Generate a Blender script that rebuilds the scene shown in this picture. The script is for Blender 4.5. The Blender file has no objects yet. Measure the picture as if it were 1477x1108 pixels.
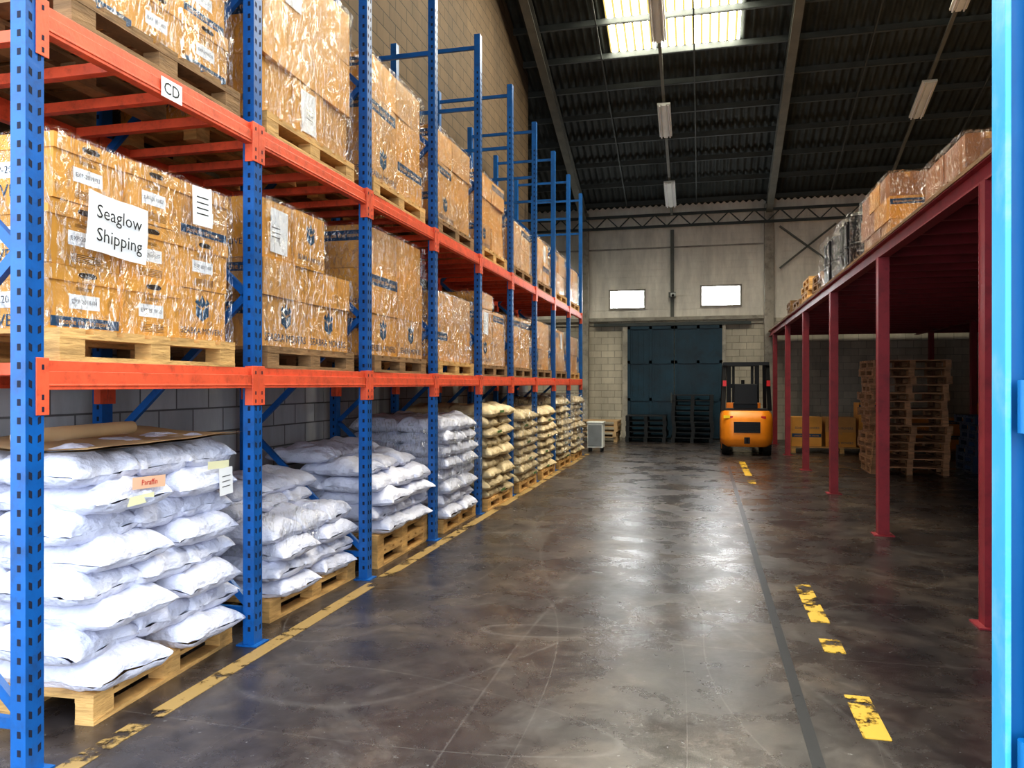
import bpy, math, random
from mathutils import Vector, Matrix, noise
random.seed(7)
R = random.random
def U(a,b): return a+(b-a)*random.random()
scene = bpy.context.scene

# ------------------------------------------------------------------ materials
def srgb(r,g,b):
    f=lambda c:(c/255/12.92) if c/255<=0.04045 else ((c/255+0.055)/1.055)**2.4
    return (f(r),f(g),f(b),1)
def mat(name, col, rough=0.6, metal=0.0, var=0.15, nscale=6.0, bump=0.1, bscale=30.0, dirt=None, dirt_amt=0.0, stretch=(1,1,1), spec=0.5, bdist=0.02):
    m=bpy.data.materials.new(name); m.use_nodes=True
    nt=m.node_tree; N=nt.nodes; L=nt.links
    p=N['Principled BSDF']
    p.inputs['Roughness'].default_value=rough; p.inputs['Metallic'].default_value=metal
    p.inputs['Specular IOR Level'].default_value=spec
    tc=N.new('ShaderNodeTexCoord'); mp=N.new('ShaderNodeMapping'); mp.inputs['Scale'].default_value=stretch
    L.new(tc.outputs['Object'],mp.inputs['Vector'])
    nz=N.new('ShaderNodeTexNoise'); nz.inputs['Scale'].default_value=nscale; nz.inputs['Detail'].default_value=5
    L.new(mp.outputs[0],nz.inputs['Vector'])
    mr=N.new('ShaderNodeMapRange'); mr.inputs['From Min'].default_value=0.3; mr.inputs['From Max'].default_value=0.7
    mr.inputs['To Min'].default_value=1-var; mr.inputs['To Max'].default_value=1+var
    L.new(nz.outputs['Fac'],mr.inputs['Value'])
    mx=N.new('ShaderNodeVectorMath'); mx.operation='SCALE'; mx.inputs[0].default_value=col[:3]
    L.new(mr.outputs[0],mx.inputs['Scale'])
    out=mx.outputs[0]
    if dirt:
        n2=N.new('ShaderNodeTexNoise'); n2.inputs['Scale'].default_value=nscale*2.3; n2.inputs['Detail'].default_value=8; n2.inputs['Roughness'].default_value=0.7
        L.new(mp.outputs[0],n2.inputs['Vector'])
        r2=N.new('ShaderNodeMapRange'); r2.inputs['From Min'].default_value=0.5; r2.inputs['From Max'].default_value=0.68; r2.inputs['To Max'].default_value=dirt_amt
        L.new(n2.outputs['Fac'],r2.inputs['Value'])
        mm=N.new('ShaderNodeMix'); mm.data_type='RGBA'; mm.inputs['B'].default_value=dirt
        L.new(r2.outputs[0],mm.inputs['Factor']); L.new(out,mm.inputs['A']); out=mm.outputs['Result']
    L.new(out,p.inputs['Base Color'])
    if bump>0:
        n3=N.new('ShaderNodeTexNoise'); n3.inputs['Scale'].default_value=bscale; n3.inputs['Detail'].default_value=4
        L.new(mp.outputs[0],n3.inputs['Vector'])
        b=N.new('ShaderNodeBump'); b.inputs['Strength'].default_value=bump; b.inputs['Distance'].default_value=bdist
        L.new(n3.outputs['Fac'],b.inputs['Height']); L.new(b.outputs[0],p.inputs['Normal'])
    return m

M_blue=mat('rack_blue_paint',srgb(12,86,152),0.42,0,0.18,5,0.05,40,srgb(36,56,86),0.45)
M_orange=mat('rack_orange_paint',srgb(222,94,62),0.45,0,0.14,6,0.05,40,srgb(130,60,44),0.45)
M_dark=mat('dark_slot',srgb(8,18,44),0.8,0,0.1,5,0)
M_wood=mat('pallet_wood',srgb(200,158,100),0.75,0,0.3,3,0.3,12,srgb(105,76,46),0.5,(1,1,6))
M_woodg=mat('pallet_wood_old',srgb(138,106,72),0.8,0,0.3,3,0.3,12,srgb(66,50,36),0.5,(1,1,6))
M_kraft=mat('carton_kraft',srgb(212,152,66),0.55,0,0.13,2.5,0.15,9)
M_kraft2=mat('carton_kraft_pale',srgb(200,148,82),0.55,0,0.13,2.5,0.15,9)
M_kbrown=mat('carton_brown',srgb(160,112,76),0.55,0,0.15,2.5,0.15,9)
M_band=mat('carton_blue_band',srgb(24,66,100),0.55,0,0.1,4,0)
M_paper=mat('white_paper',srgb(232,232,234),0.6,0,0.03,4,0.05,14)
M_ink=mat('black_ink',srgb(20,20,24),0.6,0,0,4,0)
M_hole=mat('handle_hole',srgb(52,34,16),0.9,0,0,4,0)
M_logo=mat('logo_blue',srgb(16,66,98),0.6,0,0,4,0)
M_sack=mat('woven_sack_white',srgb(212,213,229),0.5,0,0.08,4,0.9,11,None,0,(1,1,1.6),0.5,0.035)
M_ksack=mat('sack_kraft_tan',srgb(202,182,146),0.55,0,0.16,4,0.7,12,srgb(140,116,82),0.5,(1,1,1.6),0.5,0.03)
M_green=mat('sack_green_print',srgb(84,116,66),0.6,0,0.1,4,0)
M_porange=mat('orange_note',srgb(232,186,156),0.6,0,0.03,4,0)
M_pyel=mat('yellow_note',srgb(226,222,184),0.6,0,0.03,4,0)
M_card=mat('cardboard_sheet',srgb(176,148,112),0.7,0,0.15,3,0.1,9)
M_red=mat('mezzanine_red_paint',srgb(138,44,52),0.5,0,0.15,4,0.05,40,srgb(74,32,38),0.4)
M_black=mat('black_steel',srgb(16,16,18),0.45,0.2,0.2,8,0.05)
M_plast=mat('black_plastic',srgb(12,15,18),0.55,0,0.2,8,0.05)
M_fork=mat('forklift_orange',srgb(232,140,32),0.35,0,0.08,4,0.02)
M_rubber=mat('tyre_rubber',srgb(20,20,20),0.85,0,0.2,9,0.3)
M_redl=mat('red_lens',srgb(190,20,20),0.3,0,0,4,0)
M_cyan=mat('door_cyan_paint',srgb(6,100,156),0.45,0,0.08,2,0.05,30,srgb(40,120,170),0.3,(1,1,.4))
M_cyanl=mat('door_cyan_edge',srgb(70,170,215),0.45,0,0.08,2,0.05,30,srgb(150,195,212),0.5)
M_bdoor=mat('door_blue_steel',srgb(12,52,68),0.45,0,0.3,1.3,0.1,20,srgb(8,26,36),0.6)
M_bpal=mat('blue_pallet_paint',srgb(20,46,76),0.6,0,0.2,2,0.1,20)
M_roof=mat('roof_sheet',srgb(56,62,61),0.75,0,0.35,1.2,0.05,20,srgb(26,30,31),0.6)
M_steel=mat('roof_steel',srgb(110,112,106),0.6,0.0,0.2,3,0.05)
M_stdark=mat('purlin_steel',srgb(76,82,82),0.6,0.1,0.2,3,0.05)
M_white=mat('white_enamel',srgb(225,228,225),0.4,0,0.05,4,0)
M_conc=mat('concrete_trim',srgb(172,166,156),0.8,0,0.25,2,0.2,20,srgb(90,86,80),0.5)
M_yellow=mat('yellow_sticker',srgb(235,200,30),0.5,0,0.05,4,0)
M_drum=mat('dark_drum',srgb(18,24,32),0.4,0,0.2,5,0.1)
M_grey=mat('grey_plastic',srgb(120,124,128),0.5,0,0.1,5,0)

# stretch wrap film
def film_mat(name,lo,hi,rough,dist,fm=0.45):
    m=bpy.data.materials.new(name); m.use_nodes=True
    nt=m.node_tree; N=nt.nodes; L=nt.links; N.clear()
    o=N.new('ShaderNodeOutputMaterial'); tr=N.new('ShaderNodeBsdfTransparent'); gl=N.new('ShaderNodeBsdfGlossy')
    gl.inputs['Roughness'].default_value=rough; tr.inputs['Color'].default_value=(0.97,0.97,0.97,1)
    tc=N.new('ShaderNodeTexCoord'); mp=N.new('ShaderNodeMapping'); mp.inputs['Scale'].default_value=(2.2,2.2,0.9); mp.inputs['Rotation'].default_value=(0.55,0.35,0.2)
    L.new(tc.outputs['Object'],mp.inputs['Vector'])
    nz=N.new('ShaderNodeTexNoise'); nz.inputs['Scale'].default_value=4.5; nz.inputs['Detail'].default_value=5; nz.inputs['Distortion'].default_value=2.2
    L.new(mp.outputs[0],nz.inputs['Vector'])
    b=N.new('ShaderNodeBump'); b.inputs['Strength'].default_value=1.0; b.inputs['Distance'].default_value=dist
    L.new(nz.outputs['Fac'],b.inputs['Height']); L.new(b.outputs[0],gl.inputs['Normal'])
    n2=N.new('ShaderNodeTexNoise'); n2.inputs['Scale'].default_value=9; n2.inputs['Detail'].default_value=5; n2.inputs['Distortion'].default_value=3.0
    L.new(mp.outputs[0],n2.inputs['Vector'])
    mr=N.new('ShaderNodeMapRange'); mr.inputs['From Min'].default_value=fm; mr.inputs['From Max'].default_value=fm+.17
    mr.inputs['To Min'].default_value=lo; mr.inputs['To Max'].default_value=hi
    L.new(n2.outputs['Fac'],mr.inputs['Value'])
    mx=N.new('ShaderNodeMixShader'); L.new(mr.outputs[0],mx.inputs[0]); L.new(tr.outputs[0],mx.inputs[1]); L.new(gl.outputs[0],mx.inputs[2])
    L.new(mx.outputs[0],o.inputs['Surface'])
    return m
M_film=film_mat('stretch_film',0.04,0.45,0.12,0.14,.46)
M_film2=film_mat('stretch_film_thick',0.05,0.85,0.13,0.26,.48)

def block_wall(name, axis, lowcol, highcol, split, lowmortar, highmortar, plaster_above=False, hw=0.4, hh=0.2):
    m=bpy.data.materials.new(name); m.use_nodes=True
    nt=m.node_tree; N=nt.nodes; L=nt.links; p=N['Principled BSDF']; p.inputs['Roughness'].default_value=0.85
    tc=N.new('ShaderNodeTexCoord'); sp=N.new('ShaderNodeSeparateXYZ'); L.new(tc.outputs['Object'],sp.inputs[0])
    cb=N.new('ShaderNodeCombineXYZ'); L.new(sp.outputs[axis],cb.inputs['X']); L.new(sp.outputs['Z'],cb.inputs['Y'])
    def brick(c,mc,w=0.4,h=0.2):
        b=N.new('ShaderNodeTexBrick'); b.inputs['Scale'].default_value=1; b.inputs['Brick Width'].default_value=w; b.inputs['Row Height'].default_value=h
        b.inputs['Mortar Size'].default_value=0.008; b.inputs['Mortar Smooth'].default_value=0.3
        b.inputs['Color1'].default_value=c; b.inputs['Color2'].default_value=tuple(v*0.8 for v in c[:3])+(1,); b.inputs['Mortar'].default_value=mc
        L.new(cb.outputs[0],b.inputs['Vector']); return b
    b1=brick(lowcol,lowmortar)
    if plaster_above:
        hi=N.new('ShaderNodeRGB'); hi.outputs[0].default_value=highcol; hic=hi.outputs[0]
    else:
        b2=brick(highcol,highmortar,hw,hh); hic=b2.outputs['Color']
    gt=N.new('ShaderNodeMath'); gt.operation='GREATER_THAN'; gt.inputs[1].default_value=split; L.new(sp.outputs['Z'],gt.inputs[0])
    mx=N.new('ShaderNodeMix'); mx.data_type='RGBA'; L.new(gt.outputs[0],mx.inputs['Factor']); L.new(b1.outputs['Color'],mx.inputs['A']); L.new(hic,mx.inputs['B'])
    mp=N.new('ShaderNodeMapping'); mp.inputs['Scale'].default_value=(1,1,0.25); L.new(tc.outputs['Object'],mp.inputs[0])
    nz=N.new('ShaderNodeTexNoise'); nz.inputs['Scale'].default_value=1.4; nz.inputs['Detail'].default_value=8; nz.inputs['Roughness'].default_value=0.65; L.new(mp.outputs[0],nz.inputs['Vector'])
    mr=N.new('ShaderNodeMapRange'); mr.inputs['From Min'].default_value=0.35; mr.inputs['From Max'].default_value=0.7; mr.inputs['To Min'].default_value=1.08; mr.inputs['To Max'].default_value=0.66
    L.new(nz.outputs['Fac'],mr.inputs['Value'])
    sc=N.new('ShaderNodeVectorMath'); sc.operation='SCALE'; L.new(mx.outputs['Result'],sc.inputs[0]); L.new(mr.outputs[0],sc.inputs['Scale'])
    L.new(sc.outputs[0],p.inputs['Base Color'])
    bp=N.new('ShaderNodeBump'); bp.inputs['Strength'].default_value=0.5; bp.inputs['Distance'].default_value=0.02; bp.invert=True
    L.new(b1.outputs['Fac'],bp.inputs['Height']); L.new(bp.outputs[0],p.inputs['Normal'])
    return m
M_lwall=block_wall('left_block_wall','Y',srgb(220,221,223),srgb(88,70,48),3.0,srgb(130,130,130),srgb(42,33,24),False,0.4,0.2)
M_bwall=block_wall('back_block_wall','X',srgb(212,204,188),srgb(250,244,234),3.5,srgb(165,158,145),srgb(120,120,120),True)
M_rwall=block_wall('side_block_wall','Y',srgb(84,94,106),srgb(84,94,106),3.0,srgb(60,64,70),srgb(60,64,70))

def floor_mat():
    m=bpy.data.materials.new('polished_concrete'); m.use_nodes=True
    nt=m.node_tree; N=nt.nodes; L=nt.links; p=N['Principled BSDF']
    tc=N.new('ShaderNodeTexCoord')
    def nz(s,d,dist=0,rough=0.5):
        n=N.new('ShaderNodeTexNoise'); n.inputs['Scale'].default_value=s; n.inputs['Detail'].default_value=d; n.inputs['Distortion'].default_value=dist; n.inputs['Roughness'].default_value=rough
        L.new(tc.outputs['Object'],n.inputs['Vector']); return n
    a=nz(1.3,8,0.6,0.65); cr=N.new('ShaderNodeValToRGB'); e=cr.color_ramp.elements
    e[0].position=0.34; e[0].color=srgb(38,35,38); e[1].position=0.7; e[1].color=srgb(88,78,70)
    x=e.new(0.5); x.color=srgb(57,51,50)
    L.new(a.outputs['Fac'],cr.inputs[0])
    b=nz(9,9,0.2,0.75); r=N.new('ShaderNodeMapRange'); r.inputs['From Min'].default_value=0.3; r.inputs['From Max'].default_value=0.7; r.inputs['To Min'].default_value=0.55; r.inputs['To Max'].default_value=1.4; L.new(b.outputs['Fac'],r.inputs['Value'])
    s=N.new('ShaderNodeVectorMath'); s.operation='SCALE'; L.new(cr.outputs[0],s.inputs[0]); L.new(r.outputs[0],s.inputs['Scale'])
    out=s.outputs[0]
    def over(fac,col):
        nonlocal out
        mm=N.new('ShaderNodeMix'); mm.data_type='RGBA'; mm.inputs['B'].default_value=col; L.new(fac,mm.inputs['Factor']); L.new(out,mm.inputs['A']); out=mm.outputs['Result']
    for sc,w,amt,seed,stx in ((0.33,0.0018,0.4,0,(1.6,.6,1)),(0.5,0.0022,0.35,11,(1.8,.5,1)),(0.22,0.0012,0.5,31,(1.2,.8,1)),(0.26,0.005,0.22,57,(1.6,.6,1)),(0.4,0.002,0.4,83,(.6,1.7,1))):
        mp=N.new('ShaderNodeMapping'); mp.inputs['Location'].default_value=(seed,seed*2,seed); mp.inputs['Scale'].default_value=stx; L.new(tc.outputs['Object'],mp.inputs[0])
        n=N.new('ShaderNodeTexNoise'); n.inputs['Scale'].default_value=sc; n.inputs['Detail'].default_value=0; L.new(mp.outputs[0],n.inputs['Vector'])
        su=N.new('ShaderNodeMath'); su.operation='SUBTRACT'; su.inputs[1].default_value=0.5; L.new(n.outputs['Fac'],su.inputs[0])
        ab=N.new('ShaderNodeMath'); ab.operation='ABSOLUTE'; L.new(su.outputs[0],ab.inputs[0])
        mr=N.new('ShaderNodeMapRange'); mr.inputs['From Min'].default_value=0; mr.inputs['From Max'].default_value=w; mr.inputs['To Min'].default_value=amt; mr.inputs['To Max'].default_value=0; L.new(ab.outputs[0],mr.inputs['Value'])
        mu=N.new('ShaderNodeMath'); mu.operation='MULTIPLY'; L.new(mr.outputs[0],mu.inputs[0]); L.new(b.outputs['Fac'],mu.inputs[1])
        over(mu.outputs[0],srgb(140,136,132))
    d=nz(1.1,9,0.8,0.75); dr=N.new('ShaderNodeMapRange'); dr.inputs['From Min'].default_value=0.54; dr.inputs['From Max'].default_value=0.74; dr.inputs['To Max'].default_value=0.35; L.new(d.outputs['Fac'],dr.inputs['Value'])
    over(dr.outputs[0],srgb(120,117,114))
    v=nz(30,3,0,0.6); lt=N.new('ShaderNodeMapRange'); lt.inputs['From Min'].default_value=0.69; lt.inputs['From Max'].default_value=0.72; lt.inputs['To Max'].default_value=0.5; L.new(v.outputs['Fac'],lt.inputs['Value'])
    over(lt.outputs[0],srgb(155,155,155))
    L.new(out,p.inputs['Base Color'])
    c=nz(1.6,8,0.3,0.7); rr=N.new('ShaderNodeMapRange'); rr.inputs['From Min'].default_value=0.32; rr.inputs['From Max'].default_value=0.68; rr.inputs['To Min'].default_value=0.17; rr.inputs['To Max'].default_value=0.40
    L.new(c.outputs['Fac'],rr.inputs['Value']); L.new(rr.outputs[0],p.inputs['Roughness'])
    p.inputs['Specular IOR Level'].default_value=0.8
    bp=N.new('ShaderNodeBump'); bp.inputs['Strength'].default_value=0.1; bp.inputs['Distance'].default_value=0.02; L.new(b.outputs['Fac'],bp.inputs['Height']); L.new(bp.outputs[0],p.inputs['Normal'])
    return m
M_floor=floor_mat()
def worn_mat(name,col,thr,sc=6,rough=.5):
    m=bpy.data.materials.new(name); m.use_nodes=True
    nt=m.node_tree; N=nt.nodes; L=nt.links; p=N['Principled BSDF']; p.inputs['Base Color'].default_value=col; p.inputs['Roughness'].default_value=rough
    tc=N.new('ShaderNodeTexCoord'); n=N.new('ShaderNodeTexNoise'); n.inputs['Scale'].default_value=sc; n.inputs['Detail'].default_value=9; n.inputs['Roughness'].default_value=0.7; L.new(tc.outputs['Object'],n.inputs['Vector'])
    mr=N.new('ShaderNodeMapRange'); mr.inputs['From Min'].default_value=thr-0.03; mr.inputs['From Max'].default_value=thr+0.03; L.new(n.outputs['Fac'],mr.inputs['Value']); L.new(mr.outputs[0],p.inputs['Alpha'])
    return m
M_lineY=worn_mat('worn_yellow_paint',srgb(150,124,78),0.46,3)
M_lineY2=worn_mat('worn_yellow_paint_chipped',srgb(205,165,52),0.49,4.5)
M_lineB=worn_mat('black_line_paint',srgb(26,30,38),0.36,4,.35)

def emis(name,col,st,stripes=False):
    m=bpy.data.materials.new(name); m.use_nodes=True
    nt=m.node_tree; N=nt.nodes; L=nt.links; N.clear()
    o=N.new('ShaderNodeOutputMaterial'); e=N.new('ShaderNodeEmission'); e.inputs['Color'].default_value=col; e.inputs['Strength'].default_value=st
    if stripes:
        tc=N.new('ShaderNodeTexCoord'); sp=N.new('ShaderNodeSeparateXYZ'); L.new(tc.outputs['Object'],sp.inputs[0])
        mu=N.new('ShaderNodeMath'); mu.operation='MULTIPLY'; mu.inputs[1].default_value=2*math.pi/0.177; L.new(sp.outputs['X'],mu.inputs[0])
        si=N.new('ShaderNodeMath'); si.operation='SINE'; L.new(mu.outputs[0],si.inputs[0])
        mr=N.new('ShaderNodeMapRange'); mr.inputs['From Min'].default_value=-.75; mr.inputs['From Max'].default_value=.1; L.new(si.outputs[0],mr.inputs['Value'])
        cr=N.new('ShaderNodeMix'); cr.data_type='RGBA'; cr.inputs['A'].default_value=(0.026,0.020,0.007,1); cr.inputs['B'].default_value=col; L.new(mr.outputs[0],cr.inputs['Factor']); L.new(cr.outputs['Result'],e.inputs['Color'])
    L.new(e.outputs[0],o.inputs['Surface']); return m
M_sky=emis('skylight_fiberglass',(1,0.94,0.76,1),33.0,True)
M_win=emis('window_daylight',(0.95,0.98,1,1),26.0)

# ------------------------------------------------------------------ mesh builder
class MB:
    def __init__(s): s.v=[]; s.f=[]; s.m=[]; s.sm=[]
    def add(s,vs,fs,mi=0,mx=None,smooth=False):
        o=len(s.v)
        if mx is not None: vs=[mx@Vector(v) for v in vs]
        s.v.extend([tuple(v) for v in vs])
        for f in fs: s.f.append([i+o for i in f]); s.m.append(mi); s.sm.append(smooth)
    def box(s,x0,x1,y0,y1,z0,z1,mi=0,mx=None):
        vs=[(x0,y0,z0),(x1,y0,z0),(x1,y1,z0),(x0,y1,z0),(x0,y0,z1),(x1,y0,z1),(x1,y1,z1),(x0,y1,z1)]
        s.add(vs,[(0,3,2,1),(4,5,6,7),(0,1,5,4),(1,2,6,5),(2,3,7,6),(3,0,4,7)],mi,mx)
    def beam(s,p0,p1,w,h,mi=0,up=(0,0,1)):
        p0=Vector(p0);p1=Vector(p1);d=(p1-p0).normalized();u=Vector(up)
        if abs(d.dot(u))>0.99:u=Vector((0,1,0))
        a=d.cross(u).normalized();b=a.cross(d)
        vs=[]
        for p in(p0,p1):
            for sa,sb in((-1,-1),(1,-1),(1,1),(-1,1)): vs.append(p+a*sa*w/2+b*sb*h/2)
        s.add(vs,[(0,1,2,3),(7,6,5,4),(0,4,5,1),(1,5,6,2),(2,6,7,3),(3,7,4,0)],mi)
    def cyl(s,p0,p1,r,n=16,mi=0,r2=None):
        p0=Vector(p0);p1=Vector(p1);r2=r if r2 is None else r2
        d=(p1-p0).normalized();u=Vector((0,0,1)) if abs(d.z)<0.9 else Vector((0,1,0))
        a=d.cross(u).normalized();b=a.cross(d);vs=[]
        for p,rr in((p0,r),(p1,r2)):
            for i in range(n):
                t=2*math.pi*i/n; vs.append(p+a*math.cos(t)*rr+b*math.sin(t)*rr)
        s.add(vs,[(i,(i+1)%n,n+(i+1)%n,n+i) for i in range(n)],mi,None,True)
        s.add(vs[:n],[tuple(range(n))[::-1]],mi); s.add(vs[n:],[tuple(range(n))],mi)
    def loft(s,rings,mi=0,mx=None,smooth=True):
        n=len(rings[0]);vs=[p for r in rings for p in r];fs=[]
        for k in range(len(rings)-1):
            for i in range(n): fs.append((k*n+i,k*n+(i+1)%n,(k+1)*n+(i+1)%n,(k+1)*n+i))
        s.add(vs,fs,mi,mx,smooth); s.add(rings[0],[tuple(range(n))[::-1]],mi,mx); s.add(rings[-1],[tuple(range(n))],mi,mx)
    def build(s,name,mats,parent=None,bevel=0):
        me=bpy.data.meshes.new(name); me.from_pydata(s.v,[],s.f)
        for m in mats: me.materials.append(m)
        me.polygons.foreach_set('material_index',s.m); me.polygons.foreach_set('use_smooth',s.sm); me.update()
        ob=bpy.data.objects.new(name,me); scene.collection.objects.link(ob)
        if parent: ob.parent=parent
        if bevel:
            b=ob.modifiers.new('bevel','BEVEL'); b.width=bevel; b.segments=2; b.limit_method='ANGLE'
        return ob
def empty(name,loc=(0,0,0)):
    e=bpy.data.objects.new(name,None); scene.collection.objects.link(e); e.empty_display_size=0.2; return e

_tc={}
def text_mesh(body):
    if body in _tc: return _tc[body]
    cu=bpy.data.curves.new('t','FONT'); cu.body=body; cu.size=1; cu.align_x='CENTER'; cu.align_y='CENTER'; cu.resolution_u=2
    ob=bpy.data.objects.new('t',cu); scene.collection.objects.link(ob)
    dg=bpy.context.evaluated_depsgraph_get(); me=bpy.data.meshes.new_from_object(ob.evaluated_get(dg))
    r=([tuple(v.co) for v in me.vertices],[tuple(p.vertices) for p in me.polygons])
    bpy.data.objects.remove(ob); bpy.data.meshes.remove(me); bpy.data.curves.remove(cu)
    _tc[body]=r; return r
def fx(x,y,z,sc=1,rot=0,W=None):   # plane facing +X
    m=Matrix(((0,0,1,x),(1,0,0,y),(0,1,0,z),(0,0,0,1)))@Matrix.Rotation(rot,4,'Z')@Matrix.Scale(sc,4)
    return W@m if W else m
def fy(x,y,z,sc=1,rot=0,W=None):   # plane facing -Y
    m=Matrix(((1,0,0,x),(0,0,-1,y),(0,1,0,z),(0,0,0,1)))@Matrix.Rotation(rot,4,'Z')@Matrix.Scale(sc,4)
    return W@m if W else m
def txt(mb,body,mx,mi,bold=False):
    v,f=text_mesh(body); mb.add(v,f,mi,mx)
def rect(mb,w,h,mx,mi,curl=0):
    mb.add([(-w/2,-h/2,0),(w/2,-h/2,0),(w/2,h/2,curl),(-w/2,h/2,0)],[(0,1,2,3)],mi,mx)

# ------------------------------------------------------------------ layout
RX=-2.70; RD=1.10; PITCH=1.628; Y1=2.587; NP=10; ZL=[1.70,3.19]; RH=5.9
YP=[Y1+PITCH*i for i in range(NP)]
RS=0.347; YB=23.2; ZE=6.44
def roofz(y): return ZE+RS*(YB-y)

# ---- room
b=MB(); b.box(-10,10,-8,YB+0.2,-0.1,0); b.build('floor',[M_floor])
b=MB(); b.box(-10,10,YB,YB+0.2,0,ZE+0.9); b.build('wall_back',[M_bwall])
b=MB(); b.box(-4.2,-4.0,2.2,17.6,0,14.0)
b.build('wall_left',[M_lwall])
b=MB(); b.box(-10,-9.8,2.2,YB,0,14); b.build('wall_far_left',[M_rwall])
b=MB(); b.box(9.8,10,2.2,YB,0,14); b.build('wall_right',[M_rwall])
b=MB(); b.box(0.98,10,2.2,2.4,0,14.5); b.box(-10,-4.0,2.0,2.2,0,14.5); b.box(-4.0,0.98,2.2,2.4,5.6,14.5); b.build('wall_front',[M_rwall])
# ---- ceiling: corrugated roof
b=MB(); n=900; vs=[]; fs=[]
for i in range(n+1):
    x=-10+20*i/n; dz=0.03*math.sin(x*2*math.pi/0.177)
    for y in (1.5,YB+0.5): vs.append((x,y,roofz(y)+0.45+dz))
fs=[(2*i,2*i+2,2*i+3,2*i+1) for i in range(n)]
b.add(vs,fs,0,None,True); b.build('ceiling',[M_roof])
# roof structure
b=MB()
for x in (-9,-3.5,1.81,7.1):
    p0=Vector((x,1.8,roofz(1.8)+0.12)); p1=Vector((x,YB,roofz(YB)+0.12))
    b.beam(p0,p1,0.03,0.28,0)
    for dz in(-0.14,0.14): b.beam(p0+Vector((0,0,dz)),p1+Vector((0,0,dz)),0.18,0.025,0)
b.build('roof_rafters',[M_steel])
b=MB(); y=YB-0.4
while y>3:
    z=roofz(y)+0.33; b.box(-9.8,9.8,y-0.02,y+0.02,z-0.06,z+0.06,0); b.box(-9.8,9.8,y-0.02,y+0.05,z-0.065,z-0.055,0); y-=0.95
for x in(-6,-2.2,-0.2,3.4,6):
    b.beam((x,3,roofz(3)+0.27),(x,YB-0.3,roofz(YB-0.3)+0.27),0.03,0.03,0)
b.build('roof_purlins',[M_stdark])
# eave truss along back wall
b=MB()
z0=ZE-0.22;z1=ZE+0.12; yt=YB-.28
b.beam((-9.8,yt,z0),(9.8,yt,z0),0.07,0.07,0); b.beam((-9.8,yt,z1),(9.8,yt,z1),0.07,0.07,0)
x=-9.8;k=0
while x<9.6:
    b.beam((x,yt,z0 if k%2 else z1),(x+0.35,yt,z1 if k%2 else z0),0.03,0.03,0); x+=0.35;k+=1
b.build('eave_truss',[M_stdark])
# skylights; the pair nearest the entrance is unseen, added to light the interior
for i,(x0,x1,y0,y1) in enumerate([(-2.0,0.74,11.6,17.1),(3.1,5.8,11.2,15.7),(-2.0,0.7,5.5,9.5),(3.1,5.8,5.5,9.5),(-8.2,-5.2,11.6,16.4)]):
    b=MB(); xs=[x0,x0+(x1-x0)*0.36,x0+(x1-x0)*0.39,x1]
    for a,c in ((xs[0],xs[1]),(xs[2],xs[3])):
        b.add([(a,y0,roofz(y0)+0.41),(c,y0,roofz(y0)+0.41),(c,y1,roofz(y1)+0.41),(a,y1,roofz(y1)+0.41)],[(0,3,2,1)],0)
    b.build('window_skylight' if i==0 else 'window_skylight.%03d'%i,[M_sky])
# fluorescent fixtures + conduits
for X in(-0.9,4.7):
    cd=empty('ceiling_light_run')
    b=MB(); b.beam((X,8,roofz(8)-0.02),(X,YB-0.35,roofz(YB-0.35)-0.02),0.07,0.05,0); b.build('conduit',[M_steel],cd)
    for Y in(15.7,18.7,21.7):
        if X>0 and Y>20: continue
        b=MB(); d=Vector((0,1,-RS)).normalized(); c=Vector((X,Y,roofz(Y)-0.1))
        p0=c-d*0.6;p1=c+d*0.6
        b.beam(p0,p1,0.3,0.05,0); b.beam(p0+Vector((0,0,-.035)),p1+Vector((0,0,-.035)),0.1,0.04,0)
        for sx in(-.1,.1): b.cyl(p0+Vector((sx,0,-.05)),p1+Vector((sx,0,-.05)),0.018,8,1)
        for s_ in (-.4,.4): b.beam(c+d*s_,c+d*s_+Vector((0,0,.16)),0.02,0.02,0)
        b.build('fluorescent_fixture',[M_white,M_paper],cd)
# back wall features
b=MB()
for x in(-3.5,1.81,7.1): b.box(x-0.13,x+0.13,YB-0.22,YB,0,ZE+0.3,0)
b.build('wall_columns',[M_conc],bevel=0.01)
b=MB()
for xa,xb in((-9.8,-3.64),(-3.36,1.67)): b.box(xa,xb,YB-0.1,YB,3.48,3.58,0); b.box(xa,xb,YB-0.06,YB,3.36,3.40,0)
b.box(-9.8,1.67,YB-.03,YB,5.62,5.66,0)
b.build('trim_1',[M_conc])
b=MB(); b.box(-0.95,-0.85,YB-0.1,YB,3.58,ZE-.3,0); b.box(-1.0,-0.8,YB-0.16,YB-0.02,4.15,4.3,0); b.beam((2.1,YB-0.1,6.1),(3.6,YB-0.1,4.9),0.05,0.05,0); b.beam((3.6,YB-0.1,6.1),(2.1,YB-0.1,4.9),0.05,0.05,0)
b.build('wall_conduit',[M_steel])
for i,(x0,x1,z0,z1) in enumerate([(-2.72,-1.73,3.88,4.38),(-0.05,1.02,3.9,4.44)]):
    b=MB(); y=YB-0.02
    b.box(x0,x1,y-0.004,y+0.004,z0,z1,0)
    for a in((x0-.05,x0,z0-.05,z1+.05),(x1,x1+.05,z0-.05,z1+.05),(x0,x1,z0-.05,z0),(x0,x1,z1,z1+.05)): b.box(a[0],a[1],YB-0.05,YB,a[2],a[3],1)
    b.build('window_%d'%(i+1),[M_win,M_conc])
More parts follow.
